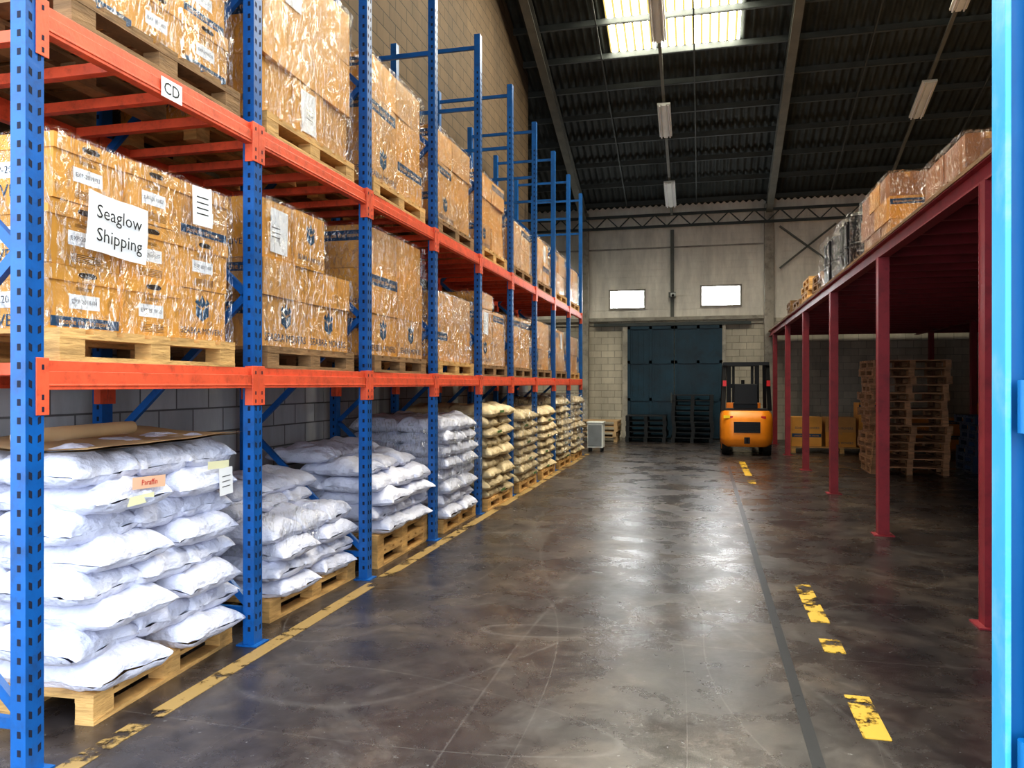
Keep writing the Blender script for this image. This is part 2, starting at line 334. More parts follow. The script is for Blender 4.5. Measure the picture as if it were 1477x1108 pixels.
# blue sliding doors
e=empty('door_1')
b=MB(); dx0,dx1,dz=-2.2,0.52,3.32; yd=YB-0.12; mid=(dx0+dx1)/2
for a,c in((dx0,mid-0.01),(mid+0.01,dx1)):
    b.box(a,c,yd,yd+0.04,0.02,dz,0)
    for z in(0.02,1.1,2.2,dz-0.1): b.box(a,c,yd-0.04,yd,z,z+0.09,0)
    for x in(a,c-0.08,(a+c)/2-.04): b.box(x,x+0.08,yd-0.04,yd,0.02,dz,0)
    k=a+.12
    while k<c-.1: b.box(k,k+0.03,yd-0.015,yd,0.05,dz-0.05,0); k+=0.16
b.box(dx0-0.15,dx0,YB-0.14,YB,0,dz+.1,1); b.box(dx1,dx1+.1,YB-0.14,YB,0,dz+.1,1); b.box(dx0-1.0,dx1+.8,YB-0.18,YB-0.11,dz,dz+0.09,2)
b.box(mid-0.1,mid-0.06,yd-0.09,yd-.04,1.05,1.35,2)
b.build('door_leaves',[M_bdoor,M_conc,M_stdark],e)

# floor paint
b=MB()
b.box(-2.62,-2.52,2.0,17.5,0,0.003,0); b.build('floor_line_yellow_rack_edge',[M_lineY])
b=MB()
for y0,y1 in((3.75,4.25),(4.9,5.15),(5.5,6.5),(12.9,13.3),(14,16.5)): b.box(0.70,0.82,y0,y1,0,0.003,0)
b.build('floor_line_yellow_aisle',[M_lineY2])
b=MB(); b.box(0.44,0.495,1.5,15.6,0,0.003,0); b.build('floor_line_black',[M_lineB])

# ------------------------------------------------------------------ pallet rack
rk=empty('pallet_rack')
b=MB(); slots=MB()
PW,PD=0.09,0.075
for i,y in enumerate(YP):
    for xc,front in((RX,1),(RX-RD,0)):
        t=0.006
        if i<7:
            b.box(xc+PD/2-t,xc+PD/2,y-PW/2,y+PW/2,0,RH,0)
            b.box(xc-PD/2,xc+PD/2-t,y-PW/2,y-PW/2+t,0,RH,0)
            b.box(xc-PD/2,xc+PD/2-t,y+PW/2-t,y+PW/2,0,RH,0)
            b.box(xc-PD/2,xc-PD/2+t,y-PW/2+t,y-PW/2+0.03,0,RH,0); b.box(xc-PD/2,xc-PD/2+t,y+PW/2-0.03,y+PW/2-t,0,RH,0)
            z=0.1
            while z<min(RH,5.5):
                if front:
                    for dy in(-0.022,0.022):
                        X=xc+PD/2+.0008; s=1 if dy>0 else -1
                        slots.add([(X,y+dy-.008,z-.015-.004*s),(X,y+dy+.008,z-.015+.004*s),(X,y+dy+.008,z+.015+.004*s),(X,y+dy-.008,z+.015-.004*s)],[(0,1,2,3)],0)
                yy=y-PW/2-.0008
                slots.add([(xc-.004,yy,z-.014),(xc+.014,yy,z-.014),(xc+.014,yy,z+.014),(xc-.004,yy,z+.014)],[(0,1,2,3)],0)
                z+=0.075
        else:
            b.box(xc-PD/2,xc+PD/2,y-PW/2,y+PW/2,0,RH,0)
        b.box(xc-0.07,xc+0.07,y-0.07,y+0.07,0,0.008,0)
    xf=RX-PD/2; xb=RX-RD+PD/2; z=0.25; k=0
    b.beam((xf,y,0.2),(xb,y,0.2),0.03,0.045,0)
    while z+0.95<RH:
        b.beam((xf,y,z if k%2==0 else z+.95),(xb,y,z+.95 if k%2==0 else z),0.03,0.045,0); z+=0.95;k+=1
    b.beam((xf,y,RH-.15),(xb,y,RH-.15),0.03,0.045,0); b.beam((xf,y,z),(xb,y,z),0.03,0.045,0)
b.build('uprights',[M_blue],rk); slots.build('upright_slots',[M_dark],rk)
b=MB()
for zt in ZL:
    for i in range(NP-1):
        ya=YP[i]+PW/2; yb=YP[i+1]-PW/2
        for xc,sg in((RX,1),(RX-RD,-1)):
            b.box(xc-0.015,xc+0.035,ya,yb,zt-0.125,zt-0.045,0); b.box(xc-0.015,xc+0.022,ya,yb,zt-0.045,zt,0)
            b.box(xc+0.035,xc+0.039,ya,yb,zt-0.11,zt-0.10,0)
        for fr in (0.12,0.37,0.63,0.88):
            yy=ya+(yb-ya)*fr; b.box(RX-RD+0.035,RX-0.015,yy-0.025,yy+0.025,zt-0.06,zt-0.005,0)
    for i,y in enumerate(YP):
        for xc in(RX,RX-RD):
            for sg in(-1,1):
                if (i==0 and sg<0) or (i==NP-1 and sg>0): continue
                y0,y1=(y+0.002,y+PW/2+0.022) if sg>0 else (y-PW/2-0.022,y-0.002)
                b.box(xc+PD/2+.001,xc+PD/2+0.006,y0,y1,zt-0.23,zt+0.01,0)
                yy=(y+PW/2+.003) if sg>0 else (y-PW/2-.008)
                b.box(xc-0.02,xc+PD/2+.001,yy,yy+0.005,zt-0.23,zt+0.01,0)
b.build('beams',[M_orange],rk,0.002)
b=MB()
for zt in ZL:
    for i,y in enumerate(YP[:6]):
        for sg in(-1,1):
            if i==0 and sg<0: continue
            for dz in(-.205,-.155,-.03): rect(b,.012,.022,fx(RX+PD/2+.0068,y+sg*.034,zt+dz),0)
b.build('connector_hooks',[M_dark],rk)
b=MB(); rect(b,0.16,0.1,fx(RX+0.041,3.42,3.11),0); txt(b,'CD',fx(RX+0.042,3.42,3.108,0.085),1); b.build('bay_sign',[M_paper,M_ink],rk)

# ------------------------------------------------------------------ pallets
def pallet(mb,x0,y0,z0,lx,ly,h=0.144,mi=0,W=None):
    tb=0.022; bh=h-3*tb
    for k in range(3):
        xx=x0+(lx-0.1)*k/2
        mb.box(xx,xx+0.1,y0,y0+ly,z0,z0+tb,mi,W)
        mb.box(xx,xx+0.1,y0,y0+ly,z0+tb+bh,z0+2*tb+bh,mi,W)
        for j in range(3):
            yy=y0+(ly-0.14)*j/2; mb.box(xx+0.002,xx+0.098,yy,yy+0.14,z0+tb,z0+tb+bh,mi,W)
    n=7; w=ly/n*0.78
    for j in range(n):
        yy=y0+(ly-w)*j/(n-1); mb.box(x0,x0+lx,yy,yy+w,z0+2*tb+bh,z0+h,mi,W)
def mk_pallet(x1,y0,z0,ly=1.2,lx=1.0,mats=None,rot=0,levels=1,parent=None):
    b=MB(); W=Matrix.Translation((x1-lx/2,y0+ly/2,0))@Matrix.Rotation(rot,4,'Z')
    for l in range(levels): pallet(b,-lx/2,-ly/2,z0+l*0.144,lx,ly,0.144,0,W)
    return b.build('pallet',[mats or M_wood],parent)

# ------------------------------------------------------------------ cartons
CM=[M_kraft,M_band,M_paper,M_ink,M_hole,M_logo,M_kraft2,M_kbrown]
def logo(mb,x,y,z,q,W):
    c0=fx(x,y,z,q,0,W)
    mb.add([(0,-1,0),(.8,-.55,0),(.8,.35,0),(.06,-.05,0)],[(0,1,2,3)],5,c0); mb.add([(0,-1,0),(-.06,-.05,0),(-.8,.35,0),(-.8,-.55,0)],[(0,1,2,3)],5,c0)
    mb.add([(0,.1,0),(.45,.5,0),(0,1.2,0),(-.45,.5,0)],[(0,1,2,3)],5,c0); mb.add([(.2,.1,0),(.95,.55,0),(.55,.95,0)],[(0,1,2)],5,c0); mb.add([(-.2,.1,0),(-.55,.95,0),(-.95,.55,0)],[(0,1,2)],5,c0)
def carton(mb,x0,x1,y0,y1,z0,z1,kind,face=True,side=True,label=None,jit=0.012,km=None):
    cx,cy=(x0+x1)/2,(y0+y1)/2; hx,hy=(x1-x0)/2-0.004,(y1-y0)/2-0.004; h=z1-z0
    W=Matrix.Translation((cx+U(-jit,jit),cy+U(-jit,jit)*.4,z0))@Matrix.Rotation(U(-.025,.025),4,'Z')
    if km is None: km=0 if R()<0.7 else 6
    if kind=='archive':
        lh=h*0.24
        mb.box(-hx,hx,-hy,hy,0,h-0.01,km,W); mb.box(-hx-.006,hx+.008,-hy-.005,hy+.005,h-lh,h-.001,km,W)
        if face:
            pts=[(math.cos(t)*0.035+(0.02 if math.cos(t)>0 else -.02),math.sin(t)*0.014,0) for t in [i*math.pi/6 for i in range(12)]]
            mb.add(pts,[tuple(range(12))],4,fx(hx+.0095,0,h-lh*0.5,1,0,W))
            rect(mb,hy*.86,h*0.23,fx(hx+.0015,-hy*.05,h*0.45,1,0,W),2)
            txt(mb,label or random.choice(['EXP-2019/03','EXP-2018/04','EXP-2016/02','EXP-2019/07']),fx(hx+.0025,-hy*.05,h*0.45,hy*0.135,0,W),3)
            if R()<.4:
                rect(mb,hy*1.94,h*0.16,fx(hx+.0012,0,h*0.12,1,0,W),1); txt(mb,'people on the move...',fx(hx+.002,0,h*0.12,hy*0.17,0,W),0)
            else:
                for k in range(5): rect(mb,hy*.8,0.0025,fx(hx+.0012,0,h*(0.08+.03*k),1,0,W),4)
            for k in range(3): rect(mb,hy*.5,0.002,fx(hx+.0012,-hy*.05,h*(0.64+.02*k),1,0,W),4)
        if side:
            Y=-hy-.0015; rect(mb,hx*1.0,h*0.25,fy(0,Y,h*.45,1,0,W),2); txt(mb,'MOVERS',fy(0,Y-.001,h*.12,hx*.3,0,W),5)
            txt(mb,'EXP-2019',fy(0,Y-.001,h*.45,hx*.18,0,W),3)
    else:
        mb.box(-hx,hx,-hy,hy,0,h-.002,km,W)
        mb.box(-.03,.03,-hy-.001,hy+.001,h-.06,h-.001,6,W)
        if face:
            if kind=='mover':
                logo(mb,hx+.0015,0,h*.62,min(hy*.34,h*.24),W)
                txt(mb,'SEABRA MOVERS',fx(hx+.002,0,h*.18,hy*.235,0,W),5)
            elif kind=='band':
                rect(mb,hy*1.96,h*.24,fx(hx+.0012,0,h*.75,1,0,W),1); txt(mb,'people on the move',fx(hx+.002,0,h*.75,hy*.2,0,W),0)
            elif kind=='paper':
                rect(mb,min(.21,hy*1.2),min(.29,h*.8),fx(hx+.006,U(-.3,.3)*hy,h*.5,1,U(-.05,.05),W),2)
                for k in range(3): rect(mb,.1,.006,fx(hx+.007,0,h*(.55-.08*k),1,0,W),3)
            if R()<.4: rect(mb,.003,h*.96,fx(hx+.001,0,h*.5,1,0,W),4)
        if side:
            Y=-hy-.0015
            if R()<.5: rect(mb,hx*1.96,h*.24,fy(0,Y,h*.75,1,0,W),1); txt(mb,'people on the move',fy(0,Y-.001,h*.75,hx*.2,0,W),0)
            else: txt(mb,'SEABRA MOVERS',fy(0,Y-.001,h*.25,hx*.22,0,W),5)
def film(x0,x1,y0,y1,z0,z1,parent,n=18,puff=0.018,left=False,fm=None):
    b=MB(); sd=U(0,100)
    def disp(p,nm):
        k=noise.noise(Vector(p)*4+Vector((sd,0,0)))*puff+noise.noise(Vector(p)*13+Vector((0,sd,0)))*puff*.5
        return Vector(p)+Vector(nm)*(puff*.9+k)
    def patch(o,a,c,nm):
        vs=[];m=n
        for i in range(n+1):
            for j in range(m+1): vs.append(disp(Vector(o)+Vector(a)*i/n+Vector(c)*j/m,nm))
        b.add(vs,[(i*(m+1)+j,(i+1)*(m+1)+j,(i+1)*(m+1)+j+1,i*(m+1)+j+1) for i in range(n) for j in range(m)],0,None,True)
    dx,dy,dz=x1-x0,y1-y0,z1-z0
    if left: patch((x0,y0,z0),(0,dy,0),(0,0,dz),(-1,0,0))
    else: patch((x1,y0,z0),(0,dy,0),(0,0,dz),(1,0,0))
    patch((x0,y0,z0),(dx,0,0),(0,0,dz),(0,-1,0)); patch((x0,y0,z1),(dx,0,0),(0,dy,0),(0,0,1))
    return b.build('stretch_wrap',[fm or M_film],parent)
def cstack(y0,y1,z0,rows,x1=-2.72,depth=1.05,nx=2,wrap=True,extra=None,fm=None):
    e=empty('palletized_cartons')
    i0=(y0+y1)/2; mk_pallet(x1+.04,i0-.63,z0-.144,1.26,1.12,M_wood if R()<.6 else M_woodg,U(-.01,.01),1,e)
    b=MB(); z=z0; fl=[]
    for ri,(kinds,h) in enumerate(rows):
        n=len(kinds); w=(y1-y0)/n; inset=U(0,.02); live=[j for j,k in enumerate(kinds) if k is not None]
        for j,k in enumerate(kinds):
            if k is None: continue
            for i in range(nx):
                xa=x1-depth*(i+1)/nx; xb=x1-depth*i/nx
                carton(b,xa-inset,xb-inset,y0+w*j,y0+w*(j+1),z,z+h-.002,k,face=(i==0),side=(j==0))
        full=len(live)==n
        if full: top=z+h
        else: fl.append((y0+w*live[0],y0+w*(live[-1]+1),z,z+h))
        z+=h
    if extra: extra(b)
    b.build('cartons',CM,e)
    if wrap:
        film(x1-depth-.005,x1+.005,y0-.005,y1+.005,z0,top,e,fm=fm)
        for (ya,yb,za,zb) in fl: film(x1-depth-.005,x1+.005,ya-.005,yb+.005,za+.01,zb,e,12,fm=fm)
    return e
A='archive';Mv='mover';Bd='band';Pp='paper';Pl='plain'
Z2=ZL[0]+.144; Z3=ZL[1]+.144
def sign1(b):
    x=-2.70
    vs=[]
    for i in range(5):
        for j in range(3):
            yy=-.19+.38*i/4; zz=-.135+.27*j/2; vs.append((yy,zz,0.01*math.sin(i*1.7+j)))
    b.add(vs,[(i*3+j,(i+1)*3+j,(i+1)*3+j+1,i*3+j+1) for i in range(4) for j in range(2)],2,fx(x+.026,3.06,2.33,1,-.05),True)
    txt(b,'Seaglow',fx(x+.040,3.06,2.375,.088,-.05),3); txt(b,'Shipping',fx(x+.040,3.06,2.27,.088,-.05),3)
    rect(b,.17,.21,fx(x+.034,3.68,2.57,1,.03),2)
    for k in range(4): rect(b,.1,.006,fx(x+.035,3.68,2.62-.03*k,1,.03),3)
cstack(2.74,4.0,Z2,[([A,A,Mv],.285),([A,A,A],.285),([A,A,A],.285)],extra=sign1)
cstack(4.34,5.6,Z2,[([Mv,Mv],.33),([Pl,Pl,Pl],.24),([Pp,Mv,None],.39)])
cstack(5.95,7.25,Z2,[([Mv,Mv],.36),([Bd,Pl],.38),([Pl,Pl],.36)])
cstack(7.6,8.85,Z2,[([Bd,Pl,Pl],.36),([Pl,Pl],.38)],fm=M_film2)
cstack(9.2,10.45,Z2,[([Mv,Pl],.36),([Pp,Bd],.36),([Pl,None],.2)],fm=M_film2)
cstack(10.85,12.1,Z2,[([Pl,Pl],.38),([Bd,Bd],.38)],fm=M_film2)
cstack(12.5,13.7,Z2,[([Mv,Pl],.36),([Pl,Pl],.46)],fm=M_film2)
cstack(14.1,15.35,Z2,[([Pl,Pl],.40),([Bd,Pp],.40)],fm=M_film2)
cstack(15.75,16.95,Z2,[([Pl,Pl],.38),([Pl,Pl],.38)],fm=M_film2)
cstack(2.85,4.0,Z3,[([A,A,A],.3),([A,Pp,A],.3),([A,A,A],.3)])
cstack(4.34,5.6,Z3,[([Pl,Pp,Pl],.38),([Pl,Pl],.4),([Pp,Pl],.4)])
cstack(5.95,7.2,Z3,[([Mv,Bd],.36),([Bd,Pl],.38),([Pl,Pl],.33)])
cstack(7.6,8.85,Z3,[([Mv,Pl],.33),([Bd,Pl],.33),([Pl,Pl],.33)])
cstack(9.2,10.45,Z3,[([Mv,Pl],.33),([Pl,Pl],.33),([Pl,Bd],.3)])
cstack(10.85,12.1,Z3,[([Pl,Pl],.34),([Pl,Bd],.34)],fm=M_film2)
cstack(12.5,13.7,Z3,[([Pl,Bd],.38),([Pl,Pp],.38)],fm=M_film2)
cstack(14.1,15.35,Z3,[([Pl,Pl],.4),([Bd,Pl],.4)],fm=M_film2)
cstack(15.75,16.95,Z3,[([Pl,Pl],.38),([Pl,Pl],.34)],fm=M_film2)

# ------------------------------------------------------------------ sacks
def sack(mb,cx,cy,cz,L,W_,T,rz,mi,nu=20,nv=14,tilt=0):
    sd=U(0,200); M=Matrix.Translation((cx,cy,cz))@Matrix.Rotation(rz,4,'Z')@Matrix.Rotation(tilt,4,'Y')
    skew=U(-.03,.03)
    for s in(1,-1):
        vs=[]
        for i in range(nu+1):
            u=math.sin(math.pi/2*(-1+2*i/nu))
            for j in range(nv+1):
                v=math.sin(math.pi/2*(-1+2*j/nv))
                pf=(max(0,(1-abs(u)**3.6))*max(0,(1-abs(v)**3.4)))**0.42
                x=u*L/2*(1-.05*(1-v*v)); y=v*W_/2*(1-.06*(1-u*u))+skew*u*W_
                n1=noise.noise(Vector((u*1.6,v*1.6,sd)))
                edge=max(abs(u),abs(v))
                n2=noise.noise(Vector((u*4*(1+edge),v*7,sd+9)))
                z=s*T/2*pf*(1+.3*n1)+n2*.016*pf+n1*.02-T*.16*edge**4
                x+=noise.noise(Vector((v*3.5,s*.5,sd)))*.035*abs(u)**3; y+=noise.noise(Vector((u*3.5,s*.5,sd+5)))*.03*abs(v)**3
                vs.append((x,y,z))
        fs=[]
        for i in range(nu):
            for j in range(nv):
                q=(i*(nv+1)+j,(i+1)*(nv+1)+j,(i+1)*(nv+1)+j+1,i*(nv+1)+j+1); fs.append(q if s>0 else q[::-1])
        mb.add(vs,fs,mi,M,True)
def sack_layers(mb,x1,y0,z0,ly,lx,nl,th,mi=0,over=.03,lo=0,q=1):
    nu,nv=(20,14) if q else (12,8)
    for l in range(nl):
        z=z0+th*(l+.5); T=th*1.36
        sh=U(-.025,.025)
        if (l+lo)%2==0:
            for a in range(2):
                for c in range(2):
                    sack(mb,x1-lx*(.25+.5*c)+over*(.5-c)+U(-.02,.02)+sh,y0+ly*(.25+.5*a)+U(-.02,.02),z,ly/2*1.1,lx/2*1.1,T,U(-.05,.05),mi,nu,nv)
        else:
            for a in range(3):
                for c in range(2):
                    sack(mb,x1-lx*(.25+.5*c)+over*(.5-c)+U(-.02,.02)+sh,y0+ly*(1/6+a/3)+U(-.02,.02),z,lx/2*1.14,ly/3*1.12,T,U(-.05,.05),mi,nu,nv)
# bay 1
e=empty('palletized_white_sacks')
mk_pallet(-2.80,2.98,0,1.2,1.0,M_wood,0.06,1,e)
b=MB(); sack_layers(b,-2.85,2.98,.144,1.2,.94,8,.14)
rect(b,.24,.06,fx(-2.745,3.36,1.10,1,-.04),1); txt(b,'Paraffin',fx(-2.742,3.36,1.10,.04,-.04),4); rect(b,.19,.045,fx(-2.745,3.30,1.02,1,.03),2)
rect(b,.2,.045,fx(-2.74,3.93,1.13,1,-.04),2); rect(b,.13,.16,fx(-2.725,3.98,1.03,1,.05),3)
for k in range(3): rect(b,.08,.004,fx(-2.723,3.98,1.06-.03*k,1,.05),5)
b.build('sacks',[M_sack,M_porange,M_pyel,M_paper,M_redl,M_ink],e)
vs=[];n=16; b=MB()
for i in range(n+1):
    for j in range(n+1):
        x=-3.82+1.08*i/n; y=2.95+1.22*j/n; vs.append((x,y,1.30+.015*noise.noise(Vector((x*3,y*3,1)))+.02*(j/n)**3+.012*math.sin(i*.4)))
F=[(i*(n+1)+j,(i+1)*(n+1)+j,(i+1)*(n+1)+j+1,i*(n+1)+j+1) for i in range(n) for j in range(n)]
b.add(vs,F,0,None,True); b.add([(v[0]-.02,v[1]+.02,v[2]-.012) for v in vs],F,0,None,True)
b.build('cardboard_cover',[M_card],e)
b=MB(); p0=Vector((-2.98,2.8,1.36));p1=Vector((-3.1,3.65,1.36)); b.cyl(p0,p1,.035,20,0); b.cyl(p0-(p1-p0)*.002,p0+Vector((0,.01,0)),.024,16,1); b.build('paper_roll',[M_card,M_hole],e)
# bay 2
e=empty('palletized_white_sacks')
mk_pallet(-2.80,4.6,0,1.25,1.05,M_wood,-.02,1,e)
b=MB(); sack_layers(b,-2.85,4.62,.144,1.2,.94,4,.125,0,.02)
for k in range(3):
    sack(b,-3.42,4.9+.35*k,.71,.55,.42,.16,U(-.2,.2),0); sack(b,-3.45,5.0+.35*k,.82,.55,.42,.16,U(-.3,.3),0)
b.build('sacks',[M_sack],e)
film(-3.3,-2.80,4.66,5.2,.42,.74,e,puff=.03)
# bay 3
e=empty('palletized_white_sacks')
mk_pallet(-2.74,6.15,0,1.3,1.1,M_wood,.015,2,e)
b=MB(); sack_layers(b,-2.78,6.15,.288,1.3,1.02,4,.125,0,.04)
for k in range(3): sack(b,-3.15,6.35+.42*k,.86,.6,.42,.15,U(-.2,.2),0); sack(b,-3.5,6.3+.42*k,.97,.6,.42,.15,U(-.2,.2),0)
b.build('sacks',[M_sack],e)
# bay 4
e=empty('palletized_white_sacks')
mk_pallet(-2.70,7.8,0,1.2,1.05,M_wood,.0,1,e)
b=MB(); sack_layers(b,-2.74,7.8,.144,1.15,1.0,8,.135,0,.03); b.build('sacks',[M_sack],e); film(-3.8,-2.66,7.76,8.98,.45,1.22,e,puff=.03)
# bays 5-9
for k,(yy,nl) in enumerate(((9.3,9),(10.95,8),(12.55,8),(14.2,9),(15.8,9))):
    e=empty('palletized_kraft_sacks')
    mk_pallet(-2.62,yy,0,1.22,1.15,M_wood,U(-.02,.02),1,e)
    b=MB(); sack_layers(b,-2.66,yy,.144,1.2,1.08,nl,.13,0,.03,lo=k%2,q=(k<2))
    for q in range(nl):
        if q%2==0: rect(b,.22,.03,fx(-2.59,yy+U(.25,.95),.2+q*.13,1,0),1)
    b.build('sacks',[M_ksack,M_green],e)
    if k in(1,3,4): film(-3.75,-2.58,yy-.03,yy+1.23,.3,.2+nl*.13,e,puff=.03,fm=M_film2 if k>1 else None)

# ------------------------------------------------------------------ mezzanine
mz=empty('mezzanine_platform')
MX=1.84; MZ=3.1; MY0=4.6
b=MB()
for X in(MX,5.6):
    for k in range(6):
        y=5.69+3.165*k
        b.box(X-.055,X+.055,y-.06,y-.05,0.01,MZ-.16,0); b.box(X-.055,X+.055,y+.05,y+.06,0.01,MZ-.16,0); b.box(X-.006,X+.006,y-.05,y+.05,0.01,MZ-.16,0)
        b.box(X-.052,X-.046,y-.05,y+.05,0.01,MZ-.16,0)
        b.box(X-.1,X+.1,y-.1,y+.1,0,.012,0)
    b.box(X-.006,X+.006,MY0,YB-.3,MZ-.16,MZ-.02,0); b.box(X-.05,X+.05,MY0,YB-.3,MZ-.165,MZ-.15,0); b.box(X-.05,X+.05,MY0,YB-.3,MZ-.03,MZ-.02,0)
y=MY0
while y<YB-.3:
    b.box(MX+.01,9.7,y-.03,y+.03,MZ-.14,MZ-.03,0); y+=.62
b.build('steel_frame',[M_red],mz)
b=MB(); b.box(MX-.06,9.75,MY0,YB-.3,MZ-.02,MZ+.01,0); b.build('deck',[M_woodg],mz)

def mload(x0,y0,w,d,rows):
    e=empty('palletized_cartons')
    b=MB(); z=MZ+.155
    for kinds,h in rows:
        n=len(kinds); ww=d/n
        for j,k in enumerate(kinds):
            if k is None: continue
            for i in range(3):
                carton(b,x0+w*i/3,x0+w*(i+1)/3,y0+ww*j,y0+ww*(j+1),z,z+h-.002,k,face=False,side=(j==0 and R()<.4),jit=.03,km=random.choice([0,6,7,7]))
        z+=h
    b.build('cartons',CM,e); film(x0-.02,x0+w+.02,y0-.02,y0+d+.02,MZ+.15,z,e,left=True)
    bb=MB(); pallet(bb,x0-.02,y0-.02,MZ+.011,w+.04,d+.04); bb.build('pallet',[M_woodg],e)
mload(2.3,7.8,1.2,1.4,[([Pl,Pl,Pl],.31),([Pl,Pl],.33)])
mload(2.1,9.75,1.15,1.6,[([Pl,Pl,Pl],.27),([Pl,Pl],.27),([Pl,Pl,Pl],.27)])
mload(3.9,8.2,1.2,1.3,[([Pl,Pl],.36),([Pl,Pl],.36)])
mload(3.6,10.4,1.2,1.3,[([Pl,Pl],.36),([Pl,Pl],.36),([Pl,Pl],.36)])
mload(3.6,12.4,1.2,1.3,[([Pl,Pl],.36),([Pl,Pl],.36)])
for gx,gy,nl in((2.05,11.9,2),(2.05,13.5,2)):
    e=empty('palletized_plastic_drums')
    b=MB()
    for l in range(nl):
        for i in range(3):
            for j in range(3):
                x=gx+.2+.4*i; y=gy+.2+.4*j; z=MZ+.156+.4*l
                b.cyl((x,y,z),(x,y,z+.38),.185,16,0); b.cyl((x,y,z+.33),(x,y,z+.36),.195,16,0); b.cyl((x,y,z+.03),(x,y,z+.06),.195,16,0); b.cyl((x,y,z+.38),(x,y,z+.395),.12,16,1)
    b.build('drums',[M_drum,M_grey],e); film(gx-.02,gx+1.22,gy-.02,gy+1.22,MZ+.15,MZ+.16+.4*nl,e,puff=.03,left=True)
    bb=MB(); pallet(bb,gx-.02,gy-.02,MZ+.011,1.24,1.24); bb.build('pallet',[M_woodg],e)
def pstack(name,x0,y0,z0,lx,ly,n,m,j=.03,rj=.05):
    b=MB()
    for l in range(n):
        W=Matrix.Translation((x0+lx/2+U(-j,j),y0+ly/2+U(-j,j),z0+l*.145))@Matrix.Rotation(U(-rj,rj),4,'Z')
        pallet(b,-lx/2,-ly/2,0,lx,ly,.144,0,W)
    return b.build(name,[m])
pstack('wooden_pallet_stack',2.1,15.2,MZ+.011,1.1,1.1,4,M_woodg)
pstack('wooden_pallet_stack',2.1,16.9,MZ+.011,1.1,1.1,5,M_wood)
pstack('wooden_pallet_stack',2.1,18.6,MZ+.011,1.1,1.1,3,M_woodg)
pstack('wooden_pallet_stack',2.1,20.3,MZ+.011,1.1,1.1,4,M_woodg)
# under mezzanine
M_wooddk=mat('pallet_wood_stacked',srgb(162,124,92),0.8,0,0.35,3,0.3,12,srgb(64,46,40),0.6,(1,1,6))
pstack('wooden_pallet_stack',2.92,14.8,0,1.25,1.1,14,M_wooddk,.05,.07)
pstack('wooden_pallet_stack',4.75,15.4,0,1.2,1.1,7,M_bpal,.05)
pstack('wooden_pallet_stack',5.9,12.0,0,1.2,1.1,8,M_woodg,.05)
for xx,m_ in((2.0,3),(4.5,3)):
    e=empty('palletized_cartons'); b=MB()
    for k in range(m_):
        x=xx+.72*k
        for l in range(2 if k<2 else 3):
            carton(b,x,x+.66,19.0,19.6,.15+.34*l,.15+.34*(l+1),'plain',face=False,side=True)
    b.build('cartons',CM,e); bb=MB(); pallet(bb,xx-.02,18.95,0,2.2,.9); bb.build('pallet',[M_wood],e)
# black plastic pallets near door
pstack('black_plastic_pallet_stack',-2.1,21.4,0,1.1,1.1,5,M_plast,.02,.02)
pstack('black_plastic_pallet_stack',-.85,21.4,0,1.1,1.1,9,M_plast,.02,.02)
pstack('wooden_pallet_stack',-3.4,21.2,0,1.1,1.0,4,M_card,.03)
b=MB(); b.box(-2.66,-2.3,18.0,18.4,.1,.68,0); b.box(-2.64,-2.32,17.985,18.0,.14,.64,1); b.box(-2.68,-2.28,17.98,18.42,.68,.71,0)
for x in(-2.64,-2.36):
    for y in(18.02,18.34): b.box(x,x+.04,y,y+.04,0,.1,2)
b.build('portable_cabinet',[M_white,M_grey,M_black],bevel=.006)
b=MB(); b.box(-.94,-.80,YB-.3,YB-.17,4.16,4.26,0); b.cyl((-.87,YB-.3,4.2),(-.87,YB-.4,4.17),.035,12,1); b.build('security_camera',[M_white,M_black])

# ------------------------------------------------------------------ forklift
fk=empty('forklift')
def T(x,y,z): return Vector((x+.93,y+17.75,z))
b=MB()
def ring(z,w,y0,y1,r):
    pts=[]
    for (cx,cy,a0) in((w-r,y0+r,-90),(w-.02,y1-.02,0),(-w+.02,y1-.02,90),(-w+r,y0+r,180)):
        rr=r if cy<y1-.1 else .02
        for k in range(7):
            t=math.radians(a0+90*k/6); pts.append(T(cx+rr*math.cos(t),cy+rr*math.sin(t),z))
    return pts
b.loft([ring(.2,.46,.1,.9,.2),ring(.26,.54,.03,.9,.24),ring(.4,.565,0,.9,.26),ring(.78,.565,.0,.9,.26),ring(.92,.55,.05,.9,.25),ring(1.0,.50,.13,.9,.2)],0)
b.build('counterweight',[M_fork],fk)
b=MB()
x,y=.93,17.75
b.box(x-.28,x+.28,y-.012,y+.03,.52,.76,0)
for k in range(6): b.box(x-.26,x+.26,y-.022,y-.01,.54+.036*k,.553+.036*k,0)
b.box(x-.06,x+.06,y-.02,y,.28,.42,0); b.cyl((x,y-.05,.30),(x,y-.05,.42),.02,10,0)
b.box(x-.5,x+.5,y+.3,y+.85,1.0,1.04,0)
b.build('rear_grille',[M_black],fk)
b=MB()
b.box(x-.55,x+.55,y+.9,y+1.75,.28,.52,0); b.box(x-.48,x+.48,y+.9,y+1.0,.5,.98,0); b.box(x-.55,x-.38,y+.9,y+1.75,.5,.75,0); b.box(x+.38,x+.55,y+.9,y+1.75,.5,.75,0); b.box(x-.4,x+.4,y+1.65,y+1.75,.5,1.15,0)
b.build('chassis',[M_fork],fk,.02)
b=MB()
b.box(x-.26,x+.26,y+.55,y+1.05,1.04,1.16,0); b.box(x-.25,x+.25,y+.5,y+.62,1.14,1.6,0)
b.cyl((x,y+1.6,1.1),(x,y+1.35,1.3),.025,10,0)
c=Vector((x,y+1.33,1.32))
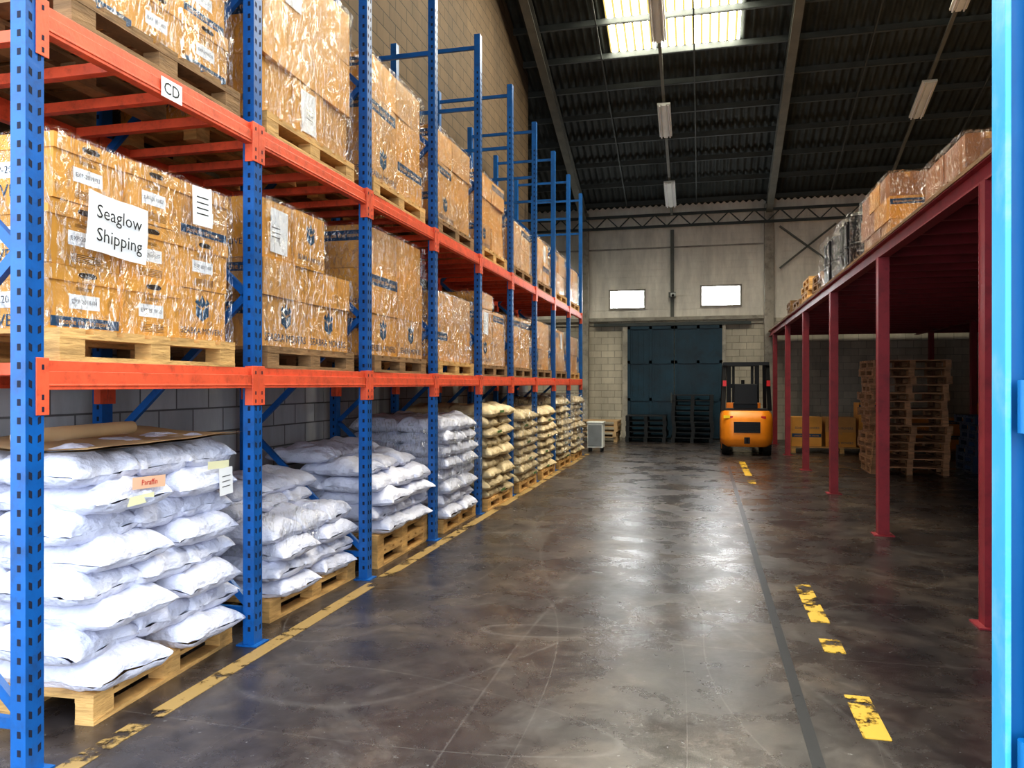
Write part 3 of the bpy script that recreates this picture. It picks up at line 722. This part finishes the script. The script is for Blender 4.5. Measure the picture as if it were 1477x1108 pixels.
for k in range(16):
    t0=2*math.pi*k/16;t1=2*math.pi*(k+1)/16; a=Vector((1,0,0));d=Vector((0,.6,.8))
    b.cyl(c+a*math.cos(t0)*.17+d*math.sin(t0)*.17,c+a*math.cos(t1)*.17+d*math.sin(t1)*.17,.014,6,0)
b.build('seat_and_steering',[M_black],fk,.02)
b=MB()
for sx in(-1,1):
    b.beam((x+sx*.5,y+.3,1.0),(x+sx*.46,y+.5,2.06),.08,.06,0); b.beam((x+sx*.5,y+1.7,.7),(x+sx*.46,y+1.4,2.06),.08,.06,0); b.beam((x+sx*.46,y+.42,2.06),(x+sx*.46,y+1.5,2.06),.06,.07,0)
for k in range(6): yy=y+.45+.2*k; b.beam((x-.46,yy,2.08),(x+.46,yy,2.08),.05,.035,0)
b.box(x-.5,x+.5,y+.40,y+.47,2.02,2.09,0)
b.build('overhead_guard',[M_black],fk)
b=MB()
for sx in(-1,1):
    b.box(x+sx*.33-.05,x+sx*.33+.05,y+1.85,y+2.0,.1,2.12,0); b.box(x+sx*.22-.03,x+sx*.22+.03,y+1.9,y+2.0,.15,2.05,0)
    b.box(x+sx*.28-.06,x+sx*.28+.06,y+2.08,y+3.1,.06,.1,0); b.box(x+sx*.28-.06,x+sx*.28+.06,y+2.06,y+2.1,.06,.6,0)
for z in(.4,1.0,1.55,2.08): b.box(x-.36,x+.36,y+1.86,y+1.95,z-.05,z+.05,0)
b.cyl((x,y+1.9,.2),(x,y+1.9,1.7),.04,12,0)
b.build('mast_and_forks',[M_black],fk)
b=MB()
for sx in(-1,1):
    for yy,r in((.42,.24),(1.6,.29)):
        b.cyl((x+sx*.36,y+yy,r),(x+sx*.53,y+yy,r),r,24,0); b.cyl((x+sx*.53,y+yy,r),(x+sx*.54,y+yy,r),r*.5,18,1)
b.build('wheels',[M_rubber,M_fork],fk)
b=MB()
for sx in(-1,1):
    b.box(x+sx*.47-.04,x+sx*.47+.04,y+.28,y+.31,1.55,1.68,0)
    b.box(x+sx*.35-.05,x+sx*.35+.05,y-.004+.03,y+.06,.83,.89,0)
b.box(x-.5,x-.36,y+.02,y+.05,.84,.9,1)
b.build('lamps',[M_redl,M_yellow],fk)

# ------------------------------------------------------------------ entrance door jamb (cyan steel)
e=empty('door_2')
b=MB()
b.box(.732,.90,2.17,2.20,0,5.6,0); b.box(.775,.97,2.10,2.16,0,5.6,0)
for z in(.6,1.48,2.9): b.cyl((.762,2.12,z),(.762,2.12,z+.13),.018,16,0); b.box(.77,.88,2.085,2.1,z,z+.13,0)
b.box(.90,.98,2.16,2.42,0,5.6,0)
b.build('frame',[M_cyan],e,.004)
b=MB(); b.box(.724,.738,2.14,2.235,0,5.6,0); b.build('frame_edge',[M_cyanl],e,.003)

# ------------------------------------------------------------------ light
w=bpy.data.worlds.new('world'); scene.world=w; w.use_nodes=True
bg=w.node_tree.nodes['Background']; bg.inputs['Color'].default_value=(0.82,0.91,1.0,1); bg.inputs['Strength'].default_value=4.2

cam=bpy.data.cameras.new('camera'); co=bpy.data.objects.new('camera',cam); scene.collection.objects.link(co)
cam.sensor_width=36; cam.lens=1109/1477*36; cam.clip_end=200
co.location=(0,0,1.6); co.rotation_euler=(math.radians(90),0,math.atan(276.5/1109))
scene.camera=co
scene.view_settings.view_transform='Standard'
try: scene.view_settings.look='Medium High Contrast'
except Exception as ex: print(ex)
scene.view_settings.exposure=0.1
